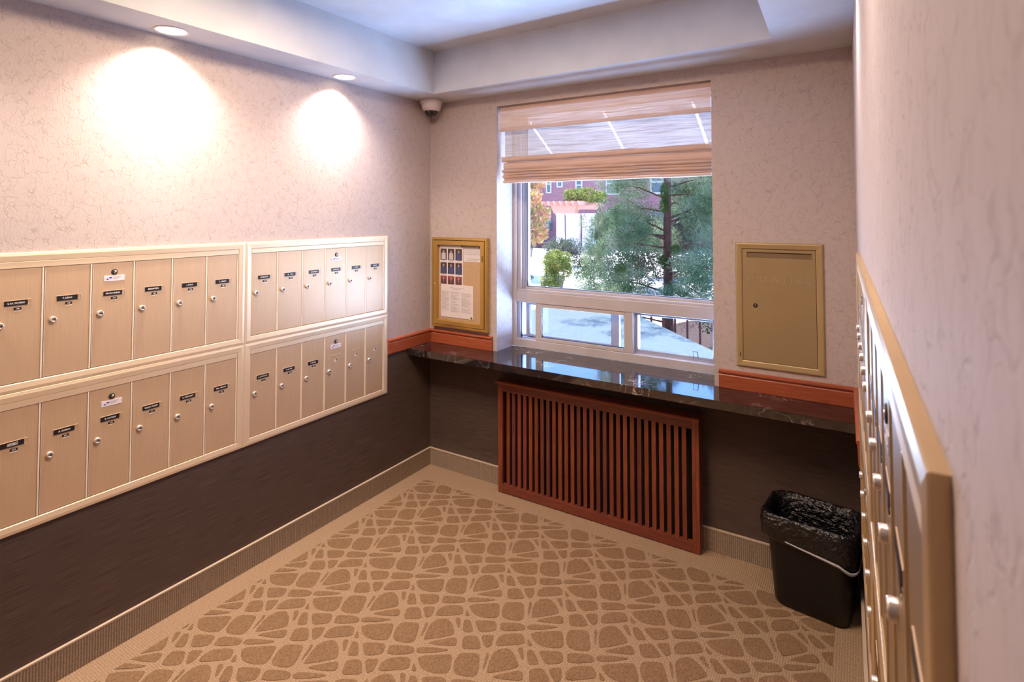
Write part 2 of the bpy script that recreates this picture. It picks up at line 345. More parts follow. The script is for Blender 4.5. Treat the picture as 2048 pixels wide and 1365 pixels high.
def tag(o, label=None, cat=None, group=None, kind=None):
    if label: o['label'] = label
    if cat: o['category'] = cat
    if group: o['group'] = group
    if kind: o['kind'] = kind
    return o
def empty(name, loc, rz=0, label=None, cat=None, group=None):
    o = bpy.data.objects.new(name, None); COL.objects.link(o); o.location = loc; o.rotation_euler = (0, 0, rz); o.empty_display_size = .05
    return tag(o, label, cat, group)
def struct(mb, name, mats, parent=None, bevel=0):
    o = mb.build(name, mats, parent, bevel)
    if not parent: o['kind'] = 'structure'
    return o
TXT = {}
def text_geo(body, size, bold=0.0):
    key = (body, round(size, 5), bold)
    if key in TXT: return TXT[key]
    c = bpy.data.curves.new('t', 'FONT'); c.body = body; c.size = size; c.align_x = 'CENTER'; c.align_y = 'CENTER'; c.resolution_u = 1; c.offset = bold; c.space_line = .8
    o = bpy.data.objects.new('t', c); COL.objects.link(o)
    dg = bpy.context.evaluated_depsgraph_get(); me = o.evaluated_get(dg).to_mesh()
    v = [tuple(p.co) for p in me.vertices]; f = [list(p.vertices) for p in me.polygons]
    o.evaluated_get(dg).to_mesh_clear(); bpy.data.objects.remove(o); bpy.data.curves.remove(c)
    TXT[key] = (v, f); return v, f
def add_text(mb, body, size, cx, y, cz, m=0, bold=0.0, maxw=None):
    v, f = text_geo(body, size, bold)
    if not v: return
    wd = max(p[0] for p in v)-min(p[0] for p in v); k = 1 if not maxw or wd < maxw else maxw/wd
    mb.add([(cx+p[0]*k, y, cz+p[1]) for p in v], f, m)

# ------------------------------------------------------------------ room dimensions
H = 2.32; TRAY = 2.573; YN = -5.0
FL = .0195
def wx(y): return 2.350 - FL*y         # right wall plane (flares towards the viewer)
XW0, XW1, ZW0, ZW1 = .515, 1.764, .7388, 2.252     # window opening
ZD = .776                                # wallpaper / dark covering split
RW = -PI/2 + math.atan(FL)

# floor
fl = MB(); fl.quad((0, YN, 0), (wx(YN), YN, 0), (2.35, 0, 0), (0, 0, 0))
floor = struct(fl, 'floor', 'carpet_loop')
# cut pile pebbles of the carpet (pattern repeat .2875 x .3122 m)
TX, TY = .2875, .3122; NX, NY = .9479, -.8604
PEB = [
 [(-.0021, .0272), (-.0206, .0669), (-.0305, .1062), (-.02, .136), (.0075, .1571), (.0422, .1438), (.0724, .1174), (.0816, .1011), (.0436, .0593), (.005, .0244)],
 [(.0174, .0144), (.0877, .0904), (.1034, .093), (.1183, .0738), (.1185, .0585), (.0712, .0339)],
 [(.0089, .2865), (.0168, .3031), (.0641, .3278), (.1172, .3505), (.0832, .3144), (.0299, .2784), (.0159, .2771)],
 [(.033, .2641), (.1284, .3337), (.1414, .3284), (.1687, .2834), (.1722, .2604), (.1362, .2379), (.0956, .2284), (.0646, .2378)],
 [(.1606, .005), (.1556, .0385), (.1662, .0518), (.212, .077), (.2261, .069), (.2613, .01), (.261, -.0119), (.2349, -.0282), (.1999, -.0376), (.1805, -.0277)],
 [(.2129, .2228), (.1986, .2499), (.2568, .2812), (.2829, .2871), (.2969, .2752), (.2953, .2606), (.2487, .2261), (.222, .2149)],
 [(.1063, .205), (.1728, .2429), (.1893, .2357), (.2048, .2075), (.195, .1913), (.1586, .1639), (.128, .1836)],
 [(.2414, .1482), (.2321, .1746), (.2414, .2035), (.2751, .2312), (.3057, .2436), (.3325, .2114), (.3225, .1956), (.2708, .1551), (.25, .144)],
 [(.1708, .1529), (.2095, .1803), (.2185, .1695), (.2335, .1337), (.2251, .114), (.2086, .1214)],
 [(.145, .0691), (.1193, .1108), (.1311, .1268), (.1601, .1442), (.1861, .1265), (.2102, .1004), (.1599, .0671)],
 [(.042, .2367), (.0561, .2069), (.0649, .2048), (.0748, .2148)],
 [(.0324, .1726), (.0497, .1873), (.0771, .1466), (.0755, .1358)],
 [(.0679, .183), (.0845, .1972), (.111, .1791), (.1345, .1547), (.1311, .1466), (.1026, .1304)],
 [(.236, .0957), (.2463, .0982), (.256, .0776), (.2707, .0312), (.2653, .0315)]]
def clip(poly, a, b, c):      # keep a*x+b*y<=c
    out = []
    for i in range(len(poly)):
        p, q = poly[i], poly[(i+1) % len(poly)]; dp = a*p[0]+b*p[1]-c; dq = a*q[0]+b*q[1]-c
        if dp <= 0: out.append(p)
        if (dp < 0 < dq) or (dq < 0 < dp):
            t = dp/(dp-dq); out.append((p[0]+(q[0]-p[0])*t, p[1]+(q[1]-p[1])*t))
    return out
cp = MB()
for i in range(-5, 7):
    for j in range(-14, 4):
        for pb in PEB:
            # slight corner rounding
            n = len(pb); q = []
            for k in range(n):
                a, b, c = pb[k-1], pb[k], pb[(k+1) % n]
                q.append((b[0]*.8+a[0]*.2, b[1]*.8+a[1]*.2)); q.append((b[0]*.8+c[0]*.2, b[1]*.8+c[1]*.2))
            q = [(NX+i*TX+x, NY+j*TY+y) for x, y in q]
            for pl in ((-1, 0, -.118), (0, 1, -.182), (1, .0, 2.255)): q = clip(q, *pl) if q else q
            if len(q) < 3: continue
            cen = Vector((sum(p[0] for p in q)/len(q), sum(p[1] for p in q)/len(q)))
            top = [(p[0]+(cen.x-p[0])*.02, p[1]+(cen.y-p[1])*.02, .0016) for p in q]
            cp.rings([[(p[0], p[1], .0003) for p in q], top], 0, False, False, True)
o = cp.build('carpet_pile', 'carpet_pile', floor); o['kind'] = 'stuff'

# walls: each is one structure object, wallpaper above, dark covering below
wl_ = MB(); wl_.box(-.12, 0, YN, 0, ZD, H+.3, 0); wl_.box(-.12, 0, YN, 0, 0, ZD, 1)
struct(wl_, 'wall_left', ['paper_wall', 'dark_wall'])
wb = MB()
T = .30
wb.box(-.12, XW0, 0, T, ZD, H+.3, 0); wb.box(XW1, 2.6, 0, T, ZD, H+.3, 0); wb.box(XW0, XW1, 0, T, ZW1, H+.3, 0)
wb.box(-.12, 2.6, 0, T, 0, ZW0, 1); wb.box(-.12, XW0, 0, T, ZW0, ZD, 1); wb.box(XW1, 2.6, 0, T, ZW0, ZD, 1)
struct(wb, 'wall_back', ['paper_wall', 'dark_wall'])
def wedge(mb, z0, z1, m): mb.prism([(wx(YN), YN), (wx(0), 0), (2.62, 0), (2.62, YN)], 'Z', z0, z1, m)
wr = MB(); wedge(wr, ZD, H+.3, 0); wedge(wr, 0, ZD, 1); struct(wr, 'wall_right', ['paper_wall', 'dark_wall'])
wn_ = MB(); wn_.box(-.12, 2.62, YN-.12, YN, 0, H+.3, 0); struct(wn_, 'wall_near', 'paper_wall')
# ceiling: soffit ring with raised tray
A, B, Cc, D = (.2145, -.235), (2.071, -.3015), (2.19, -4.2), (.2145, -4.2)
ce = MB()
o4 = [(0, 0), (2.35, 0), (wx(YN), YN), (0, YN)]; i4 = [A, B, Cc, D]
for k in range(4):
    k2 = (k+1) % 4
    ce.quad((*o4[k], H), (*o4[k2], H), (*i4[k2], H), (*i4[k], H))
    ce.quad((*i4[k], H), (*i4[k2], H), (*i4[k2], TRAY), (*i4[k], TRAY))
ce.quad(*[(*p, TRAY) for p in i4]); ce.box(-.1, 2.6, YN-.1, 0, TRAY+.06, TRAY+.1)
cl = struct(ce, 'ceiling', 'ceiling')

# baseboards (ribbed carpet base with thin cap)
def baseboard(name, mb_fn, mt):
    r = empty(name, (0, 0, 0)); r['kind'] = 'structure'; mb_fn(r, mt)
def bl(r, mt):
    MB().box(0, .009, YN, 0, 0, .102).build('carpet_strip', mt, r); MB().box(0, .011, YN, 0, .102, .1075).build('cap_strip', 'base_cap', r)
def bb(r, mt):
    MB().box(.009, 2.345, -.009, 0, 0, .102).build('carpet_strip', mt, r); MB().box(.009, 2.345, -.011, 0, .102, .1075).build('cap_strip', 'base_cap', r)
def br(r, mt):
    for n_, t_, z0, z1, k in (('carpet_strip', .009, 0, .102, mt), ('cap_strip', .011, .102, .1075, 'base_cap')):
        MB().prism([(wx(YN), YN), (wx(-.011)-.0, -.012), (wx(-.011)-t_, -.012), (wx(YN)-t_, YN)], 'Z', z0, z1).build(n_, k, r)
baseboard('baseboard_left', bl, 'base_x'); baseboard('baseboard_back', bb, 'base_y'); baseboard('baseboard_right', br, 'base_x')

# cherry chair rail (two pieces either side of the window plus short returns)
RP = [(0, .0), (.016, .0), (.019, .006), (.019, .062), (.015, .068), (.022, .072), (.026, .078), (.024, .085), (.014, .088), (0, .088)]
def rail_x(x0, x1, name, end=.012):
    mb = MB(); rings = []
    for x, sg in ((x0, 1), (x1, -1)): rings.append([(x, -u*.8, ZD+v) for u, v in RP])
    mb.rings(rings, 0, False); return struct(mb, name, 'wood_h')
rail_x(.0, .487, 'trim_1'); rail_x(1.787, 2.334, 'trim_2')
mb = MB(); mb.rings([[(u*.8, y, ZD+v) for u, v in RP] for y in (-.394, -.0)], 0, False); struct(mb, 'trim_3', 'wood_h')
mb = MB(); mb.rings([[(wx(y)-u*.8, y, ZD+v) for u, v in RP] for y in (-.645, -.0)], 0, False); struct(mb, 'trim_4', 'wood_h')
# caulked corner bead
MB_ = MB(); MB_.lathe([(.004, ZD), (.004, H)], (.0, -.0, 0), n=8); o = MB_.build('trim_5', 'paper_wall'); o['kind'] = 'structure'

# ------------------------------------------------------------------ window
win = empty('window_1', (0, 0, 0)); win['kind'] = 'structure'
YF, YB = .184, .285
f = MB()
f.box(XW0, .536, YF, YB, .779, ZW1); f.box(1.728, XW1, YF, YB, .779, ZW1)
f.box(.536, 1.728, YF, YB, .779, .826); f.box(.536, 1.728, YF, YB, 2.21, ZW1)
f.build('frame', 'alu', win, .002)
f = MB(); f.box(.536, 1.728, YF+.002, YB, 1.053, 1.118); f.box(.536, 1.728, YF+.012, YB, 1.118, 1.132); f.build('transom', 'alu', win, .0025)
f = MB(); f.box(1.2552, 1.2928, YF+.004, YB, .826, 1.053); f.build('mullion', 'alu', win, .002)
f = MB()   # stepped stops of the upper light
f.box(.536, .560, .205, YB, 1.132, 2.21); f.box(.560, .572, .225, YB, 1.132, 2.21, 1); f.box(.572, .584, .235, YB, 1.132, 2.21)
f.box(.584, 1.728, .225, YB, 1.132, 1.146, 0)
f.build('glazing_stop', ['alu', 'alu_blue'], win, .0015)
f = MB(); f.box(.584, .587, .238, .25, 1.146, 2.21); f.box(.584, 1.728, .238, .25, 1.146, 1.1485); f.build('gasket', 'gasket', win)
MB().box(.584, 1.728, .244, .248, 1.146, 2.21).build('pane', 'glass', win)
# sliding sash (inner)
sa = MB(); sa.box(.6726, .715, .190, .212, .828, 1.051); sa.box(1.240, 1.2552, .190, .212, .828, 1.051)
sa.box(.715, 1.240, .190, .212, .828, .848); sa.box(.715, 1.240, .190, .212, 1.031, 1.051)
s1 = sa.build('sash', 'alu', win, .0015)
g = MB(); g.box(.715, .718, .195, .207, .848, 1.031); g.box(.718, 1.240, .195, .207, .848, .851); g.build('gasket', 'gasket', s1)
MB().box(.715, 1.240, .200, .203, .848, 1.031).build('pane', 'glass', s1)
# outer sash, left section
sa = MB(); sa.box(.580, .606, .232, .254, .838, 1.046); sa.box(1.150, 1.196, .232, .254, .838, 1.046)
sa.box(.606, 1.150, .232, .254, .838, .852); sa.box(.606, 1.150, .232, .254, 1.034, 1.046)
s2 = sa.build('sash', 'alu_blue', win, .0015)
g = MB(); g.box(.606, .609, .236, .25, .852, 1.034); g.box(1.147, 1.150, .236, .25, .852, 1.034); g.build('gasket', 'gasket', s2)
MB().box(.606, 1.150, .242, .245, .852, 1.034).build('pane', 'glass', s2)
g = MB(); g.box(.682, .694, .222, .232, .90, .915); g.box(.690, .694, .222, .230, .915, .95); g.build('latch', 'gasket', s2)
# tracks
t = MB(); t.box(.536, .556, .200, YB, .826, 1.053); t.box(.556, .560, .212, .225, .826, 1.053, 1); t.box(.536, 1.728, .214, .230, .826, .834)
t.box(.536, 1.728, .256, YB, .826, .840); t.box(1.2928, 1.300, .205, YB, .826, 1.053); t.box(.560, 1.728, .214, YB, 1.046, 1.053)
t.build('track', ['alu_blue', 'gasket'], win)
# right-hand sash
sa = MB(); sa.box(1.300, 1.312, .214, .232, .834, 1.050); sa.box(1.712, 1.728, .214, .232, .834, 1.050)
sa.box(1.312, 1.712, .214, .232, .834, .850); sa.box(1.312, 1.712, .214, .232, 1.038, 1.050)
s3 = sa.build('sash', 'alu_blue', win, .0015)
MB().box(1.312, 1.712, .221, .224, .850, 1.038).build('pane', 'glass', s3)
hd = MB(); hd.tube([(1.615, .205, .846), (1.613, .205, .878), (1.636, .205, .878), (1.640, .205, .846)], .002, 6); hd.build('latch', 'gasket', s3)

# roman shade in the recess
sh = empty('roman_shade', (0, 0, 0), 0, 'woven beige roman shade half raised in the window recess', 'blind')
MB().box(.527, 1.757, .03, .075, 2.20, 2.247).build('headrail', 'shade_fold', sh)
def sheet(x0, x1, prof, mats, name, n=24, th=0, parent=sh, m=0, wob=.0015):
    mb = MB(); rows = []
    for k, (y, z) in enumerate(prof):
        rows.append([(x0+(x1-x0)*i/n, y+wob*math.sin(i*1.7+k*2.1), z+wob*math.sin(i*.9+k)) for i in range(n+1)])
    vs = [p for r in rows for p in r]; W = n+1
    fs = [(k*W+i, k*W+i+1, (k+1)*W+i+1, (k+1)*W+i) for k in range(len(rows)-1) for i in range(n)]
    mb.add(vs, fs, m, True); return mb.build(name, mats, parent)
sheet(.525, 1.758, [(.028, 2.246), (.020, 2.235), (.018, 2.20), (.018, 2.185)], 'shade_fold', 'valance_top')
sheet(.523, 1.759, [(.018, 2.185), (.017, 2.15), (.017, 2.118)], 'shade_val', 'valance')
sheet(.523, 1.759, [(.016, 2.119), (.014, 2.11), (.015, 2.100), (.022, 2.098), (.026, 2.104)], 'shade_fold', 'valance_hem')
sheet(.535, 1.756, [(.060, 2.13), (.060, 2.08), (.061, 2.0), (.062, 1.925)], 'shade_open', 'shade_panel')
# stacked folds
zf = [(1.945, 1.914, .022), (1.910, 1.866, .040), (1.866, 1.850, .018), (1.848, 1.833, .030), (1.832, 1.817, .018), (1.815, 1.802, .030), (1.801, 1.784, .016)]
for k, (a, b, y) in enumerate(zf):
    e = .004*k*.6
    sheet(.535+e, 1.756, [(y+.034, a+.001), (y+.008, a), (y+.001, a-.002), (y-.001, (a+b)/2), (y+.002, b+.003), (y+.010, b), (y+.034, b+.002)], 'shade_fold', 'fold')
sheet(.55, 1.754, [(.058, 1.93), (.058, 1.79)], 'shade_fold', 'backing')

# ------------------------------------------------------------------ granite ledge
GZ = .7788; GY = -.2187
gr = MB()
gr.prism([(.001, GY), (2.3535, GY), (2.349, -.001), (XW1-.001, -.001), (XW1-.001, YF), (XW0+.001, YF), (XW0+.001, -.001), (.001, -.001)], 'Z', GZ-.038, GZ)
gr = gr.build('granite_ledge', 'granite', None, .002)
tag(gr, 'polished black granite ledge with pale veins running under the window', 'ledge')

# ------------------------------------------------------------------ radiator cover
rc = empty('radiator_cover', (1.14, -.04, 0), 0, 'cherry wood slatted radiator cover standing below the granite ledge', 'radiator cover')
def RB(name, x0, x1, y0, y1, z0, z1, mt, bev=.0015):
    return MB().box(x0-1.14, x1-1.14, y0+.04, y1+.04, z0, z1).build(name, mt, rc, bev)
X0, X1, YR, ZT = .573, 1.706, -.075, .622
RB('side_panel', X0, X0+.016, YR, -.002, 0, ZT, 'wood_v'); RB('side_panel', X1-.016, X1, YR, -.012, 0, ZT, 'wood_v')
RB('stile', X0+.016, X0+.030, YR, YR+.016, .0, ZT, 'wood_v'); RB('stile', X1-.034, X1-.016, YR, YR+.016, .0, ZT, 'wood_v')
RB('top_rail', X0+.030, X1-.034, YR, YR+.016, .578, ZT, 'wood_rail'); RB('bottom_rail', X0+.030, X1-.034, YR, YR+.016, .004, .052, 'wood_rail')
mb = MB(); mb.prism([(-.002, ZT), (-.088, ZT), (-.088, ZT+.006), (-.083, ZT+.012), (-.002, ZT+.012)], 'X', X0-.012, X1+.004)
o = mb.build('top_cap', 'wood_h', rc); o.location = (-1.14, .04, 0)
RB('back_panel', X0+.016, X1-.016, -.012, -.0095, .01, ZT-.004, 'rad_dark', 0)
mb = MB(); mb.box(X0+.03-1.14, X1-.034-1.14, YR+.012+.04, YR+.020+.04, .047, .053); mb.build('ledge_strip', 'wood_h', rc)
ns = 28; span = (X1-.034)-(X0+.030); pit = span/(ns+1)
sl = None
for k in range(ns):
    x = X0+.030+pit*(k+1)
    mk_ = 'mdvmvmddmvmvdmvddmmvmdmvvmvm'[k]; mk_ = {'m': 'wood_mid', 'd': 'wood_dark', 'v': 'wood_v'}[mk_]
    if sl is None: sl = {}
    if mk_ not in sl:
        sl[mk_] = MB().box(-.0105, .0105, -.007, .007, .052, .578).build('slat', mk_, rc, .0012); o = sl[mk_]
    else:
        o = sl[mk_].copy(); COL.objects.link(o); o.parent = rc
    o.location = (x-1.14, YR+.04+.010, 0)

# ------------------------------------------------------------------ mailbox units
DP = .1395; FR = .030; CELL = .4585
PROF = [(0, 0), (0, .0085), (.0015, .0098), (.011, .0112), (.0285, .0098), (.030, .0085), (.030, .0005)]
LOCK_ME = {}
def shared(key, fn):
    if key in LOCK_ME:
        s = LOCK_ME[key]; o = s.copy(); COL.objects.link(o); return o
    o = fn(); LOCK_ME[key] = o; return o
def mk_lock():
    b = MB(); b.lathe([(.0105, 0), (.0105, .006), (.0095, .0085), (.0062, .009), (.0058, .0080), (.0, .0080)], axis='-Y', n=20)
    b.box(-.0045, .0048, -.0093, -.0078, -.0009, .0009, 1); b.box(-.001, .0048, -.0093, -.0078, -.0030, .0, 1); return b.build('lock', ['lock', 'keyhole'])
def mk_master():
    b = MB(); b.lathe([(.0105, 0), (.0105, .002), (.0085, .0025), (.0, .0022)], axis='-Y', n=20, m=1)
    b.box(-.0012, .0012, -.0034, -.002, -.006, .006, 0); b.lathe([(.004, .002), (.004, .0034), (0, .0034)], axis='-Y', n=10, m=0, c=(.003, 0, .001)); return b.build('master_lock', ['lock', 'keyhole'])
def mk_label():
    b = MB(); b.box(-.0335, .0335, -.0016, 0, -.010, .010, 0)
    b.add([(-.027, -.0018, -.005), (-.018, -.0018, -.005), (-.0225, -.0018, .002)], [(0, 1, 2)], 1)
    b.box(-.017, -.008, -.0018, -.0016, 0, .005, 1); b.box(-.0155, -.0145, -.0018, -.0016, -.004, 0, 1)
    for k, (a, c_) in enumerate(((-.004, .022), (-.005, .018), (-.004, .012))): b.box(a, c_, -.0018, -.0016, .0035-k*.0036, .0047-k*.0036, 2)
    for s_ in (-.031, .031): b.lathe([(.0012, .0016), (.0012, .0024), (0, .0024)], (s_, 0, 0), '-Y', 8, 2)
    return b.build('maker_label', ['label_white', 'blue_ink', 'grey_ink'])
def mk_holder():
    b = MB(); b.frame(-.036, .036, -.0098, .0098, [(0, 0), (.0004, .0012), (.0012, .0012), (.0014, .0002)]); b.box(-.0346, .0346, -.0003, 0, -.0084, .0084, 0)
    b.box(-.0098, .0098, -.0008, 0, -.0275, -.0245, 1); return b.build('tag_holder', ['box_door', 'box_edge'])
def mailbox_unit(root_xf, n, lock_i, names, label, group, x_left, z_bot, tone='box'):
    """root_xf = (wall origin, rotation); x_left along the wall, z_bot of the cell"""
    org, rz = root_xf; ca, sa_ = math.cos(rz), math.sin(rz)
    u = empty('mailbox_unit', (org[0]+ca*x_left, org[1]+sa_*x_left, z_bot), rz, label, 'mailboxes', group)
    W = n*DP+2*FR
    b = MB(); b.frame(0, W, 0, CELL, PROF); b.build('trim_frame', 'box_trim' if tone == 'box' else 'shaded_frame', u)
    b = MB(); b.box(FR-.001, W-FR+.001, -.0012, -.0002, FR-.001, CELL-FR+.001); b.build('backing', 'box_dark', u)
    b = MB(); b.box(FR+.001, W-FR-.001, -.0085, -.0012, CELL-FR-.0215, CELL-FR-.0006); b.build('header_strip', 'box_trim', u, .0008)
    z0, z1 = FR+.0022, CELL-FR-.0225; dh = z1-z0
    for k in range(n):
        xl = FR+k*DP; xc = xl+DP/2
        def mk_door(): 
            d = MB(); d.box(.0030, DP-.0075, -.0060, -.0014, 0, dh, 0); return d.build('door', ['box_door' if tone == 'box' else 'shaded_door'], None, .0008)
        d = shared(('door', tone), mk_door); d.parent = u; d.location = (xl, 0, z0); d['category'] = ''
        del d['category']
        def mk_edge():
            e = MB(); e.box(DP-.0066, DP-.0018, -.0082, -.0014, 0, dh, 0); e.box(.0012, .0026, -.0070, -.0014, 0, dh, 0); return e.build('hinge_edge', 'box_edge' if tone == 'box' else 'shaded_frame', None, .0008)
        e = shared(('edge', tone), mk_edge); e.parent = d; e.location = (0, 0, 0)
        l = shared('lock', mk_lock); l.parent = d; l.location = (.0255, -.006, dh-.182)
        h = shared('holder', mk_holder); h.parent = d; h.location = (DP/2, -.006, dh-.113)
        nm = names[k]
        if nm is not None:
            nb = MB(); nb.box(-.0345, .026, -.0018, -.0003, -.0084, .0084, 0); 
            off = -.004
            if nm[0]:
                lines = nm[0].count('\n')+1
                add_text(nb, nm[0], .0078 if lines == 1 else .0062, off, -.0021, 0, 1, .00022, .046)
            o_ = nb.build('name_tag', ['black_tag', 'white_ink'], d); o_.location = (DP/2, -.006, dh-.113)
            nb = MB(); nb.box(-.0098, .0098, -.0012, 0, -.0044, .0044, 0)
            if nm[1]: add_text(nb, nm[1], .0066, 0, -.0015, 0, 1, .0002, .015)
            o_ = nb.build('number_tag', ['black_tag', 'white_ink'], d); o_.location = (DP/2, -.006, dh-.132)
        else:
            nb = MB(); nb.box(-.0098, .0, -.0006, 0, -.0044, .0044, 0); o_ = nb.build('number_slot', ['box_edge'], d); o_.location = (DP/2, -.006, dh-.132)
            nb = MB(); nb.box(.003, .0075, -.0007, 0, -.0044, .0044, 0); o_ = nb.build('number_gap', ['keyhole'], d); o_.location = (DP/2, -.006, dh-.132)
        if k == lock_i:
            m_ = shared('master', mk_master); m_.parent = d; m_.location = (DP/2, -.006, dh-.035)
            m_ = shared('label', mk_label); m_.parent = d; m_.location = (DP/2, -.006, dh-.058)
    return u
LW = ((0, 0, 0), PI/2)
ZL, ZU = .5555, 1.0140
mailbox_unit(LW, 7, 3, [('S. ROSS', '14D'), ('G. & L. PACHINO', '140'), ('P. LENO', '142'), ('McLAUGHLIN', '144'), ('BERNSTEIN', '145'), ('J. HYLA', '146'), ('T. ABBEN', '147')],
    'upper gold mailbox row at the left edge, under the larger downlight', 'gold mailbox units', -2.3275, ZU)
mailbox_unit(LW, 7, 3, [('C. MILLER', '206'), ('GARNETT\nFELDMAN', '207'), ('A. ELMAN', '208'), ('R. NOREN', '210'), ('MIHALSKI / CHARTER', '211'), ('K. STEWART', '212'), ('GAL. GROUP', '214')],
    'lower gold mailbox row at the left edge, just above the dark wall', 'gold mailbox units', -2.3275, ZL)
mailbox_unit(LW, 6, 3, [('PETERSON', '148'), ('K.    NG', '149'), ('GOLDBERG', '150'), ('McMILLAN', '151'), ('LOPEZ', '152'), ('PHILLIPS', '153')],
    'upper gold mailbox row of six doors next to the room corner', 'gold mailbox units', -1.2910, ZU)
mailbox_unit(LW, 6, 3, [('B. LACOUNT', '216'), ('A. ADAMS', '218'), ('T. ADAMS', '220'), None, None, None],
    'lower gold mailbox row of six doors, three of them with empty name slots', 'gold mailbox units', -1.2910, ZL)
RWX = ((wx(-.651), -.651, 0), RW)
blank = [('', '')]*6
mailbox_unit(RWX, 6, 3, blank, 'upper far mailbox row on the right wall seen edge-on', 'gold mailbox units', 0, ZU, 'olive')  # olive tone: right-wall shade painted into the mailbox finish
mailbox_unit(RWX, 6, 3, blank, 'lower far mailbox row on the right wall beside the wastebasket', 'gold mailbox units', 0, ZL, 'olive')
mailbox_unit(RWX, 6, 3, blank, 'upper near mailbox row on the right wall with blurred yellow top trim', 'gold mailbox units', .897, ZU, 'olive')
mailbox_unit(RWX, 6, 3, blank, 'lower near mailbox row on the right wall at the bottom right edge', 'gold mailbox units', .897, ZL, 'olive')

# ------------------------------------------------------------------ notice cabinet on the back wall
nc = empty('notice_board', (0, 0, 0), 0, 'small gold framed glazed notice cabinet beside the window', 'notice board')
bx0, bx1, bz0, bz1 = .030, .462, .886, 1.453
b = MB(); b.frame(bx0, bx1, bz0, bz1, [(0, 0), (0, .026), (.004, .030), (.014, .031), (.017, .028), (.017, .004)]); b.build('casing', 'brass', nc)
b = MB(); b.box(bx0+.015, bx1-.015, -.010, -.0005, bz0+.015, bz1-.015); b.build('back_panel', 'brass_dark', nc)
b = MB(); b.frame(bx0+.0195, bx1-.0195, bz0+.0195, bz1-.0195, [(0, .010), (0, .031), (.002, .033), (.026, .033), (.029, .030), (.029, .012)]); dr = b.build('door', 'brass', nc)
b = MB(); b.lathe([(.0045, .033), (.0045, .036), (0, .037)], (bx0+.032, 0, 1.158), '-Y', 12); b.build('lock', 'lock', dr)
b = MB(); b.box(bx1-.034, bx1-.028, -.0336, -.032, 1.31, 1.345); b.build('hinge', 'brass_dark', dr)
b = MB(); b.box(bx0+.047, bx1-.047, -.0125, -.010, bz0+.047, bz1-.047); b.build('pinboard', 'cork', nc)
b = MB(); b.box(bx0+.047, bx1-.047, -.026, -.0245, bz0+.047, bz1-.047); b.build('pane', 'glass', nc)
# photo sheet
ph = MB(); y = -.0135
ph.box(.088, .272, y, -.0126, 1.150, 1.404, 0)
pcx = [.118, .178, .238]; rows = [(1.345, .036), (1.258, .036), (1.177, .032)]
random.seed(3)
for ri, (cz, hh) in enumerate(rows):
    for ci, cx in enumerate(pcx):
        ph.box(cx-.0255, cx+.0255, y-.0004, y, cz-hh, cz+hh, 1 if ri < 2 else 4)
        tc_ = 2 if (ri == 0 and ci < 2) else (3 if ri < 2 else 1)
        yy = y-.0008
        ph.add([(cx-.018, yy, cz-hh+.004), (cx+.018, yy, cz-hh+.004), (cx+.016, yy, cz+.006), (cx+.006, yy, cz+.012), (cx-.006, yy, cz+.012), (cx-.016, yy, cz+.006)], [(0, 1, 2, 3, 4, 5)], tc_)
        ph.add([(cx+.007*math.cos(a), yy-.0002, cz+.018+.009*math.sin(a)) for a in [i*PI/4 for i in range(8)]], [tuple(range(8))], 5)
        if ri == 2: ph.add([(cx-.003, yy-.0002, cz+.008), (cx+.003, yy-.0002, cz+.008), (cx, yy-.0002, cz-.014)], [(0, 1, 2)], 2)
        ph.box(cx-.014, cx+.014, y-.0004, y, cz-hh-.0075, cz-hh-.0055, 6)
o = ph.build('photo_sheet', ['paper', mat('photo_dark', (.07, .04, .05), .6), mat('photo_shirt', (.62, .55, .55), .6), mat('photo_blue', (.05, .08, .22), .6),
    mat('photo_red', (.30, .05, .05), .6), mat('photo_skin', (.50, .30, .24), .6), 'grey_ink'])
tag(o, 'white sheet with nine small portrait photos pinned inside the gold cabinet', 'sheet')
nt_ = MB(); nt_.box(.276, .414, y, -.0126, 1.305, 1.404, 0); nt_.box(.276, .414, y-.0003, y, 1.383, 1.404, 2)
random.seed(11)
def lines(mb, x0, x1, z, h, m, words=5, yy=y-.0005):
    x = x0
    while x < x1-.004:
        wd = random.uniform(.006, .02); mb.box(x, min(x+wd, x1), yy, yy+.0004, z, z+h, m); x += wd+.003
for z in (1.372, 1.360, 1.349, 1.322, 1.312): lines(nt_, .284+(.02 if z < 1.33 else 0), .408-(.02 if z < 1.315 else 0), z, .0028, 1)
o = nt_.build('printed_notice', ['paper2', 'grey_ink', mat('grey_band', (.45, .42, .46), .8)]); tag(o, 'small printed notice with a grey heading pinned top right in the cabinet', 'notice')
nt_ = MB(); y2 = -.0150; nt_.box(.098, .350, y2, y2+.0006, .952, 1.158, 0)
random.seed(5)
lines(nt_, .17, .28, 1.136, .0025, 1, yy=y2-.0004); lines(nt_, .19, .26, 1.128, .002, 1, yy=y2-.0004)
for c0, c1 in ((.104, .165), (.180, .245), (.262, .335)):
    z = 1.112
    while z > .985:
        if random.random() < .86: lines(nt_, c0, c1-random.choice((0, 0, .02)), z, .0018, 1, yy=y2-.0004)
        z -= .0052
o = nt_.build('printed_letter', ['paper', 'grey_ink']); tag(o, 'printed letter in three columns pinned at the bottom of the cabinet', 'letter')
for k, (px_, pz_, pl) in enumerate(((.268, 1.4, 'at the top between the photo sheet and the notice'), (.404, 1.396, 'in the top right corner of the notice'), (.340, .962, 'in the bottom right corner of the letter'))):
    p = MB(); p.lathe([(.002, 0), (.002, .003), (.005, .004), (.0055, .006), (.003, .008), (0, .008)], (px_, -.0145, pz_), '-Y', 10)
    tag(p.build('push_pin', 'gasket'), 'black push pin '+pl, 'pin', 'push pins in the notice cabinet')

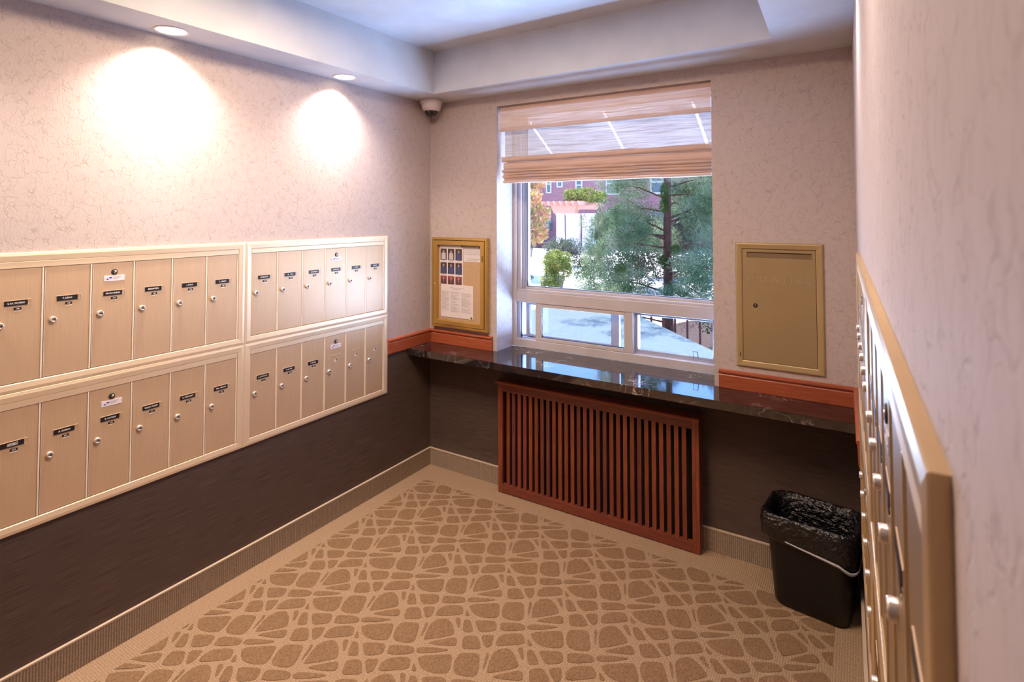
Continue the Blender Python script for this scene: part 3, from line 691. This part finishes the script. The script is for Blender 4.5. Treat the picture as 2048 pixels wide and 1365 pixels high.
# ------------------------------------------------------------------ building mail box
bm_ = empty('mail_drop_box', (0, 0, 0), 0, 'olive gold wall box with a top letter slot, right of the window', 'mail drop')
mx0, mx1, mz0, mz1 = 1.866, 2.229, .890, 1.466
b = MB(); b.frame(mx0, mx1, mz0, mz1, [(0, 0), (.0, .004), (.004, .0095), (.008, .0105), (.026, .008), (.029, .006), (.029, .0005)]); b.build('trim_frame', 'olive_trim', bm_)
b = MB(); b.box(mx0+.028, mx1-.028, -.0012, -.0004, mz0+.028, mz1-.028); b.build('backing', 'box_dark', bm_)
dx0, dx1, dz0, dz1 = mx0+.031, mx1-.031, mz0+.031, mz1-.031
sx0, sx1, sz0, sz1 = 1.917, 2.184, 1.396, 1.422
b = MB()
b.box(dx0, dx1, -.0065, -.0014, dz0, sz0); b.box(dx0, dx1, -.0065, -.0014, sz1, dz1); b.box(dx0, sx0, -.0065, -.0014, sz0, sz1); b.box(sx1, dx1, -.0065, -.0014, sz0, sz1)
d = b.build('door', 'olive_metal', bm_)
b = MB(); b.box(sx0, sx1, -.0030, -.0016, sz0, sz1-.002, 0); b.box(sx0, sx1, -.0030, -.0018, sz1-.004, sz1, 1); b.build('slot_flap', ['olive_dark', 'keyhole'], d)
b = MB(); b.lathe([(.0095, .0065), (.0095, .009), (.006, .0095), (0, .009)], (1.9505, 0, 1.177), '-Y', 16, 0); b.box(1.949, 1.952, -.0102, -.009, 1.172, 1.182, 1); b.build('lock', ['keyhole', 'lock'], d)
b = MB(); add_text(b, 'BUILDING  MAIL', .036, 2.046, -.0070, 1.298, 0, -.0006, .262); b.build('lettering', 'engrave', d)
b = MB(); b.box(mx0+.016, mx0+.019, -.0108, -.009, .935, .955); b.build('scratch', 'box_dark', bm_)

# ------------------------------------------------------------------ wastebasket and liner
def rrect(w_, d_, r, cx, cyy, z, rot, n=6):
    pts = []
    for qx, qy, a0 in ((1, 1, 0), (-1, 1, PI/2), (-1, -1, PI), (1, -1, 3*PI/2)):
        for k in range(n+1):
            a = a0+k*PI/2/n; x = qx*(w_/2-r)+r*math.cos(a); y_ = qy*(d_/2-r)+r*math.sin(a)
            pts.append((cx+x*math.cos(rot)-y_*math.sin(rot), cyy+x*math.sin(rot)+y_*math.cos(rot), z))
    return pts
BC = (2.178, -.165); RT = math.radians(-7)
b = MB()
b.rings([rrect(.262, .170, .045, 0, 0, z, 0) for z in (.002,)]+[rrect(.272, .180, .05, 0, 0, .010, 0), rrect(.285, .19, .05, 0, 0, .10, 0), rrect(.306, .215, .055, 0, 0, .25, 0), rrect(.325, .235, .058, 0, 0, .355, 0), rrect(.330, .240, .06, 0, 0, .360, 0),
    rrect(.326, .236, .058, 0, 0, .366, 0), rrect(.316, .226, .055, 0, 0, .355, 0), rrect(.270, .18, .05, 0, 0, .02, 0)], 0, True)
wbk = b.build('wastebasket', 'plastic_black'); wbk.location = (BC[0], BC[1], 0.003); wbk.rotation_euler = (0, 0, RT)
tag(wbk, 'black plastic wastebasket standing in the corner by the right wall', 'wastebasket')
NR = 22
rng = np.random.RandomState(4)
spec = [(.250, .165, .10), (.272, .182, .20), (.290, .20, .28), (.304, .213, .33), (.316, .224, .365), (.330, .240, .374), (.345, .254, .370), (.350, .259, .355), (.354, .262, .33), (.354, .262, .305), (.350, .258, .280), (.342, .250, .258)]
ringsL = []
for k, (w_, d_, z) in enumerate(spec):
    r = rrect(w_, d_, .06, 0, 0, z, 0, NR); n = len(r); a = []
    for i, p in enumerate(r):
        th = 2*PI*i/n; wv = math.sin(9*th+k*1.3)*.5+math.sin(23*th-k*2)*.35+rng.uniform(-1, 1)*.5
        amp = .0035 if k >= 5 else .006
        s_ = 1+wv*amp/.15
        dz = (math.sin(3*th+1)*.006+wv*.002) if k > 7 else (wv*.0015)
        if k == len(spec)-1: dz += .016*math.sin(th*1-1.9)
        if k < 5: s_ = min(s_, 1.0)
        else: s_ = max(s_, 1.0)
        a.append((p[0]*s_, p[1]*s_, p[2]+dz))
    ringsL.append(a)
b = MB(); b.rings(ringsL, 0, True, True, False)
ln = b.build('bin_liner', 'liner'); ln.location = (BC[0], BC[1], .003); ln.rotation_euler = (0, 0, RT)
tag(ln, 'crinkled shiny black bag lining the wastebasket, folded over its rim', 'bag')
r = rrect(.352, .262, .06, 0, 0, 0, 0, 8)
front = [(-.075, -.131, 0), (-.03, -.131, 0), (.02, -.131, 0), (.07, -.131, 0)]+sorted([p for p in r if p[0] > .11 and p[1] < -.06], key=lambda p: math.atan2(p[1], p[0]))+[(.176, -.03, 0), (.176, .01, 0)]
b = MB(); R1 = []; m_ = len(front)
for k, p in enumerate(front):
    t_ = k/(m_-1); z = .281-.048*min(1, t_*1.9)+(.022*max(0, (t_-.6)/.4)**2); hh = .002+.005*math.sin(PI*min(1, t_*1.0+.03))
    R1.append([(p[0]*.985, p[1]*.985, z+hh), (p[0]*1.0, p[1]*1.0, z), (p[0]*.985, p[1]*.985, z-hh)])
b.rings(R1, 0, True); o = b.build('drawstring', 'liner_hem', ln)

# ------------------------------------------------------------------ dome camera
dc = empty('security_camera', (.092, -.108, H), 0, 'white dome security camera on the ceiling in the room corner', 'camera')
b = MB(); b.lathe([(.066, 0), (.069, -.003), (.069, -.026), (.066, -.031)], n=32); b.build('mounting_ring', 'cam_white', dc)
b = MB(); b.lathe([(.062, -.030), (.062, -.04), (.057, -.058), (.049, -.070), (.043, -.073)], n=32); b.build('housing', 'cam_white', dc)
b = MB(); b.lathe([(.042, -.070)]+[(.042*math.cos(a), -.072-.036*math.sin(a)) for a in [i*PI/16 for i in range(8)]]+[(.002, -.108)], n=28); b.build('dome', 'cam_glass', dc)
b = MB(); b.lathe([(.002, .0), (.002, .003)], (-.03, -.048, -.05), 'Z', 8); b.build('screw', 'gasket', dc)

# ------------------------------------------------------------------ recessed downlights (left soffit: two in view; right soffit: two)
def downlight(x, y, label, power):
    t = empty('downlight', (x, y, H), 0, label, 'ceiling light', 'recessed downlights')
    b = MB(); b.rings([[(r*math.cos(2*PI*i/32), r*math.sin(2*PI*i/32), h) for i in range(32)] for r, h in ((.062, 0), (.062, -.003), (.056, -.004), (.050, .000), (.049, .006))], 0, True, False, False); b.build('trim_ring', 'trim_white', t)
    b = MB(); b.lathe([(.049, -.0010), (.049, -.0022), (.0, -.0022)], n=28); b.build('lens', 'lens_warm', t)
    l = lamp('lamp', 'SPOT', (0, 0, -.006), power, C_DOWN, spot_size=math.radians(128), spot_blend=1.0, shadow_soft_size=.03); l.parent = t
    return t
downlight(.090, -1.665, 'larger lit downlight in the left soffit above the mailboxes', P_DOWN)
downlight(.090, -.800, 'smaller lit downlight in the left soffit nearer the dome camera', P_DOWN*.8)
downlight(.090, -2.530, 'lit downlight in the left soffit outside the frame at the near end', P_DOWN)
for y in (-.95, -1.85): downlight(wx(y)-.11, y, 'lit downlight in the right soffit %s' % {-.95: 'nearest the window', -1.85: 'above the mailboxes'}[y], P_DOWN*.22)
# added fill lamp in the tray, out of view, for floor and back wall
pl_ = empty('panel_fill', (1.05, -1.55, TRAY), 0, 'added unseen panel lamp in the ceiling tray, filling the floor and back wall', 'ceiling light')
b = MB(); b.frame(-.32, .32, -.32, .32, [(0, 0), (0, .03), (.02, .035), (.03, .03)]); o = b.build('trim_frame', 'trim_white', pl_); o.rotation_euler = (PI/2, 0, 0)
MB().box(-.29, .29, -.29, .29, -.031, -.029).build('diffuser', 'lens_cool', pl_)
l = lamp('lamp', 'AREA', (0, 0, -.04), P_PANEL, C_PANEL, shape='SQUARE', size=.56); l.parent = pl_

# ------------------------------------------------------------------ outside
G = -.5
gd = MB(); gd.quad((-60, .32, G), (40, .32, G), (40, 80, G), (-60, 80, G)); o = gd.build('patio_ground', 'patio'); o['kind'] = 'structure'
bd = MB(); bd.prism([(-.5, 3.2), (5, 1.0), (7, 12), (.3, 10), (-1.2, 6)], 'Z', G, G+.06); tag(bd.build('planting_bed', 'mulch'), 'brown mulch planting bed around the conifer outside', 'planting bed')
# low teal roof below the window
tr = empty('canopy_roof', (0, 0, 0), 0, 'flat pale teal roof just outside and below the window', 'roof')
poly = [(-.84, .45), (2.3, .45), (2.3, .90), (1.36, 1.87), (.2486, 3.157), (-.75, 4.25), (-.84, 4.1)]
MB().prism(poly, 'Z', .455, .50).build('roof_sheet', 'teal', tr, .004)
cpl = (.7, 1.8); MB().prism([(cpl[0]+(x-cpl[0])*.97, cpl[1]+(y-cpl[1])*.97) for x, y in poly], 'Z', G, .455).build('side_wall', 'teal_side', tr)
# added awning: pale panels block the sun, translucent seams streak the shade
aw = empty('added_awning', (0, 0, 0), 0, 'pale awning added outside the window to block sun and streak the shade', 'awning')
def awn(x0, x1, name, mt, t=.012):
    za = lambda y: 2.75-.58*(y-.3)
    MB().prism([(.31, za(.31)), (1.5, za(1.5)), (1.5, za(1.5)+t), (.31, za(.31)+t)], 'X', x0, x1).build(name, mt, aw)
seams = [-1.1, -.48, .15, .79, 1.43, 2.05, 2.67]
for k, x in enumerate(seams):
    awn(x-.012, x+.012, 'seam', 'awning_seam', .003)
    if k < len(seams)-1: awn(x+.012, seams[k+1]-.012, 'panel', 'awning')
# fence
fe = empty('fence', (0, 4.0, G+.06), 0, 'rust red metal picket fence beyond the teal roof', 'fence')
for k in range(13):
    MB().box(-.011, .011, -.011, .011, 0, 1.0).build('picket', 'fence', fe).location = (.02+.147*k-.009, 0, 0)
MB().box(-.05, 1.85, -.012, .012, .965, .99).build('rail', 'fence', fe); MB().box(-.05, 1.85, -.012, .012, .12, .145).build('rail', 'fence', fe)

def blades(centers, radii, n, ln, wd, seed, up=.3, flat=False):
    """thin leaf or needle triangles scattered through ellipsoid clusters"""
    rg = np.random.RandomState(seed); V = []; 
    wts = np.array([r[0]*r[1]*r[2] for r in radii])**.75; wts /= wts.sum()
    for c, r, w_ in zip(centers, radii, wts):
        m_ = max(8, int(n*w_)); d = rg.normal(size=(m_, 3)); d /= np.linalg.norm(d, axis=1)[:, None]
        rad = rg.uniform(.35, 1, (m_, 1))**.6; p = np.array(c)+d*rad*np.array(r)
        q = d*.7+rg.normal(size=(m_, 3))*.6; q[:, 2] += up; q /= np.linalg.norm(q, axis=1)[:, None]
        s_ = np.cross(q, rg.normal(size=(m_, 3))); s_ /= np.linalg.norm(s_, axis=1)[:, None]
        L = ln*rg.uniform(.6, 1.3, (m_, 1)); W_ = wd*rg.uniform(.6, 1.3, (m_, 1))
        if flat: V.append(np.stack([p-s_*W_*.0, p+q*L*.5+s_*W_, p+q*L, p+q*L*.5-s_*W_], 1))
        else: V.append(np.stack([p-s_*W_, p+s_*W_, p+q*L], 1))
    return np.concatenate(V)
def leafmesh(name, V, mt, parent=None):
    n, k, _ = V.shape; me = bpy.data.meshes.new(name); me.vertices.add(n*k); me.loops.add(n*k); me.polygons.add(n)
    me.vertices.foreach_set('co', V.reshape(-1).astype(np.float32)); me.loops.foreach_set('vertex_index', np.arange(n*k, dtype=np.int32))
    me.polygons.foreach_set('loop_start', np.arange(0, n*k, k, dtype=np.int32)); me.update(calc_edges=True); me.materials.append(M[mt])
    o = bpy.data.objects.new(name, me); COL.objects.link(o); o['kind'] = 'stuff'
    if parent: o.parent = parent
    return o
# conifer
ct = empty('conifer_tree', (.07, 5.0, G+.06), 0, 'blue-green feathery conifer with reddish trunk right outside the window', 'tree')
b = MB(); b.tube([(0, 0, 0), (.01, 0, .8), (0, .01, 1.6), (.01, 0, 2.5), (0, 0, 4.2), (.02, 0, 5.2)], [.085, .07, .058, .050, .030, .01], 12); b.build('trunk', 'bark', ct)
rg = np.random.RandomState(12); cen = []; rad = []
for k in range(46):
    z = .55+k*.085+rg.uniform(-.05, .05); a = rg.uniform(0, 2*PI) if k > 3 else PI
    if math.cos(a)*0+math.sin(a) < -.55 and 1.2 < z < 3.0 and abs(math.cos(a)) < .6: a += 1.4
    L = 1.0*(1-z/5.6)+.25; L *= rg.uniform(.75, 1.1)
    e = Vector((math.cos(a)*L, math.sin(a)*L, rg.uniform(-.05, .30)))
    mid = e*.5+Vector((0, 0, .05)); b = MB()
    b.tube([(0, 0, z), tuple(mid+Vector((0, 0, z))), tuple(e+Vector((0, 0, z)))], [.016, .010, .004], 5)
    if k % 3 == 0:
        s_ = e*.5; b.tube([tuple(s_+Vector((0, 0, z+.03))), tuple(s_+Vector((-e.y*.4, e.x*.4, z+.18)))], [.007, .002], 4)
    b.build('branch', 'bark', ct)
    for t_ in (.55, .78, 1.0):
        c = e*t_+Vector((rg.uniform(-.06, .06), rg.uniform(-.06, .06), z+rg.uniform(-.02, .08))); cen.append(tuple(c)); q = rg.uniform(.16, .27)*(1.15-.25*t_); rad.append((q*1.15, q*1.15, q*.85))
# denser masses that hang left and right of the trunk
for (x, y, z, q) in [(-1.05, -.3, 1.0, .26), (-.9, -.25, 1.5, .30), (-.72, -.2, 1.95, .30), (-.55, -.3, 2.5, .24), (-.6, -.35, 1.25, .24), (-.65, -.3, .75, .26), (-.95, -.2, 1.85, .2),
                     (-.35, -.35, 1.75, .18), (-.35, -.3, .8, .2), (.62, -.25, 2.2, .26), (.72, -.3, 1.7, .26), (.60, -.3, 1.1, .24), (.5, -.35, .75, .2), (.75, -.2, 2.55, .26), (.30, -.3, 2.5, .14), (-.15, -.45, 2.62, .13), (.45, -.1, 1.9, .14), (-.75, -.2, 2.7, .25)]:
    for j in range(5):
        cen.append((x+rg.uniform(-.16, .16), y+rg.uniform(-.16, .16), z+rg.uniform(-.16, .16))); rad.append((q*.62,)*3)
for k in range(4):     # long boughs added out of view to cast shade on the low roof
    e = Vector((-1.0+.45*k, -1.3-.2*(k % 2), 3.1+.12*k)); b = MB(); b.tube([(0, 0, 2.9+.1*k), tuple(e*.5+Vector((0, 0, 1.6))), tuple(e)], [.02, .014, .004], 5); b.build('branch', 'bark', ct)
    for t_ in (.6, .8, 1.0, 1.18):
        cen.append((e.x*t_, e.y*t_, e.z+.1*(1-t_))); rad.append((.24, .2, .12))
leafmesh('foliage', blades(cen, rad, 190000, .042, .0042, 5), 'needle', ct)
leafmesh('lime_sprigs', blades([(-.0, -.12, 2.35), (.0, -.13, 2.15), (-.02, -.13, 1.38), (.16, -.15, 1.55), (-.5, -.5, 1.3)], [(.05, .05, .11), (.06, .05, .1), (.06, .05, .09), (.07, .05, .07), (.08, .05, .06)], 2600, .05, .003, 6, .8), 'needle_lime', ct)
leafmesh('dry_twigs', blades([(-.1, .1, 1.6), (.2, .1, 1.3), (-.3, .1, 1.0), (.1, 0, .8)], [(.4, .3, .4)]*4, 2600, .16, .0022, 8, .1), 'bark', ct)

def bush(name, loc, centers, radii, n, ln, wd, mt, label, seed, stems=True, cat='shrub', group=None):
    t = empty(name, loc, 0, label, cat, group)
    b = MB()
    for c in centers[:6]: b.tube([(0, 0, 0), (c[0]*.5, c[1]*.5, c[2]*.55), c], [.02*max(.4, radii[0][2]), .012*max(.4, radii[0][2]), .004], 5)
    b.build('stems', 'bark', t)
    leafmesh('foliage', blades(centers, radii, n, ln, wd, seed, .3, True), mt, t)
    return t
# golden-leaved tree at the far left of the view
cs = [(rg.uniform(-1.5, .55), rg.uniform(-.6, .6), rg.uniform(1.2, 3.3)) for _ in range(26)]
bush('autumn_tree', (-7.6, 14.2, G), cs, [(.42, .4, .34)]*26, 9000, .16, .045, 'leaf_gold', 'small tree with yellow and orange leaves across the patio', 21, cat='tree')
# potted shrub on the patio
pt = empty('plant_pot', (-4.93, 11.2, G), 0, 'round pale pot holding the yellow-green shrub', 'pot')
MB().lathe([(.20, 0), (.25, .3), (.27, .36), (.24, .36), (.2, .30)], n=20).build('bowl', 'pot', pt)
cs = [(rg.uniform(-.30, .30), rg.uniform(-.28, .28), rg.uniform(.32, .98)) for _ in range(26)]+[(.0, -.28, .25), (-.2, -.26, .22), (.2, -.2, .3), (.1, -.3, .12), (-.12, -.3, .1)]
bush('potted_shrub', (-4.93, 11.2, G), cs, [(.17, .17, .15)]*31, 12000, .06, .013, 'leaf_green', 'yellow-green bushy shrub growing over its pot on the patio', 22)
pt = empty('plant_pot', (-11.75, 21.3, G), 0, 'tapered pale stone pot at the far left of the patio', 'pot')
MB().lathe([(.18, 0), (.25, .36), (.27, .40), (.23, .40), (.2, .36)], n=20).build('bowl', 'pot', pt)
bush('grass_plant', (-11.75, 21.3, G), [(rg.uniform(-.25, .25), 0, rg.uniform(.42, .62)) for _ in range(6)], [(.16, .16, .12)]*6, 700, .14, .02, 'leaf_pale', 'pale grassy plant in the far stone pot', 23, cat='plant')
bush('low_shrub', (-6.0, 11.4, G), [(rg.uniform(-.12, .12), 0, rg.uniform(.12, .3)) for _ in range(5)], [(.12, .12, .1)]*5, 900, .05, .014, 'leaf_dark', 'small dark shrub at the lower left corner of the window view', 24)
bush('silver_shrub', (-7.3, 17.6, G), [(rg.uniform(-1.3, 1.5), rg.uniform(-.4, .4), rg.uniform(.1, .95)) for _ in range(16)], [(.38, .35, .3)]*16, 7000, .10, .018, 'leaf_pale', 'silvery low shrub in front of the pergola columns', 25)
bush('garden_shrub', (-3.6, 12.5, G), [(rg.uniform(-1.2, 1.3), rg.uniform(-.5, .5), rg.uniform(.1, 1.3)) for _ in range(20)], [(.36, .35, .3)]*20, 8000, .09, .016, 'leaf_dark', 'dark green shrub between the patio and the conifer', 26)
bush('garden_shrub', (1.2, 6.4, G+.06), [(rg.uniform(-1.0, 1.6), rg.uniform(-.4, .4), rg.uniform(.05, .55)) for _ in range(20)], [(.26, .26, .2)]*20, 9000, .05, .014, 'leaf_dark', 'low green shrub behind the rust red fence', 27)
bush('garden_shrub', (-.2, 16.0, G), [(rg.uniform(-3.8, 4.5), rg.uniform(-.6, .6), rg.uniform(.2, 2.2)) for _ in range(34)], [(.62, .5, .5)]*34, 16000, .15, .03, 'leaf_pale', 'pale hedge-like shrub far behind the conifer', 28)
# pergola
pg = empty('pergola', (-12.1, 26.0, G), 0, 'garden pergola with salmon beams on white round columns', 'pergola')
for dx, dy in ((-.22, 0), (.40, 0), (1.55, .3), (-.22, 2.2), (.40, 2.2)):
    b = MB(); b.lathe([(.30, 0), (.30, .08), (.25, .12), (.245, 2.05), (.29, 2.10), (.29, 2.17)], n=20); b.build('column', 'column', pg).location = (dx, dy, 0)
b = MB(); b.prism([(-.52, 2.17), (.78, 2.17), (.95, 2.62), (-.72, 2.62)], 'Y', -.28, .28); b.build('beam', 'salmon', pg)
b = MB(); b.prism([(.78, 2.38), (2.0, 2.38), (2.1, 2.62), (.9, 2.62)], 'Y', -.2, .2); b.build('beam', 'salmon', pg)
for k in range(7):
    b = MB(); b.prism([(-.5, 2.62), (2.6, 2.62), (2.8, 2.84), (-.7, 2.84)], 'Y', -.06, .06); 
    b = MB(); x = -.95+k*.38; b.prism([(-.75, 2.62), (2.6, 2.62), (2.7, 2.78), (-.95, 2.86)], 'X', x-.05, x+.05); b.build('rafter', 'salmon', pg)
bush('climbing_vine', (-12.0, 26.5, G), [(rg.uniform(-.6, 2.0), rg.uniform(-.2, 1.5), rg.uniform(2.95, 3.45)) for _ in range(14)], [(.36, .4, .22)]*14, 4200, .14, .035, 'leaf_green', 'green vine lying on top of the pergola', 29, cat='vine')
# brick building
bu = empty('brick_building', (-16, 32, G), 0, 'red brick apartment building with white windows behind the garden', 'building')
MB().box(-14, 11.0, 0, 6, 0, 7.6).build('wall', 'brick', bu); MB().box(-.55, 11.0, -.35, 0, 0, 7.6).build('wall', 'brick', bu)
MB().box(-14, 11.1, -.4, 6, 7.6, 7.9).build('roof_edge', 'column', bu)
MB().box(-14, 11, -1.1, -.36, 0, .12).build('curb', 'curb', bu)
def far_win(x0, x1, z0, z1, y):
    b = MB(); b.frame(x0, x1, z0, z1, [(0, 0), (0, .08), (.09, .08), (.09, .0)]); b.box(x0, x1, -.07, -.02, (z0+z1)/2-.04, (z0+z1)/2+.04); wv = b.build('window', 'win_white', bu); wv.location = (0, y, 0)
    MB().box(x0+.08, x1-.08, -.03, -.001, z0+.08, z1-.08).build('pane', 'far_pane', wv)
for k in range(3):
    dz = k*2.65
    far_win(-2.15, -1.45, 3.72+dz, 4.95+dz, 0) if k < 1 else None
    if k < 1: far_win(-.30, .12, 3.6+dz, 4.9+dz, -.35); far_win(.55, 1.0, 3.98+dz, 4.8+dz, -.35); far_win(1.98, 2.5, 3.3+dz, 4.9+dz, -.35); far_win(4.2, 5.2, 3.4+dz, 4.9+dz, -.35); far_win(7.2, 8.2, 3.4+dz, 4.9+dz, -.35)
    far_win(-5.5, -4.5, 3.5+dz, 4.9+dz, 0) if k < 1 else None
b = MB(); b.box(-.32, .12, -.42, -.36, 1.15, 2.4); b.box(-.32, .12, -.7, -.42, 1.0, 1.5); b.build('teal_screen', 'teal_panel', bu)
far_win(4.2, 5.2, .9, 2.4, -.35); far_win(7.2, 8.2, .9, 2.4, -.35)
# terrace step in front of the building
b = MB(); b.box(-30, -13.6, 27.5, 27.9, G, G+.35); tag(b.build('garden_step', 'curb'), 'dark red garden step in front of the brick building', 'step')
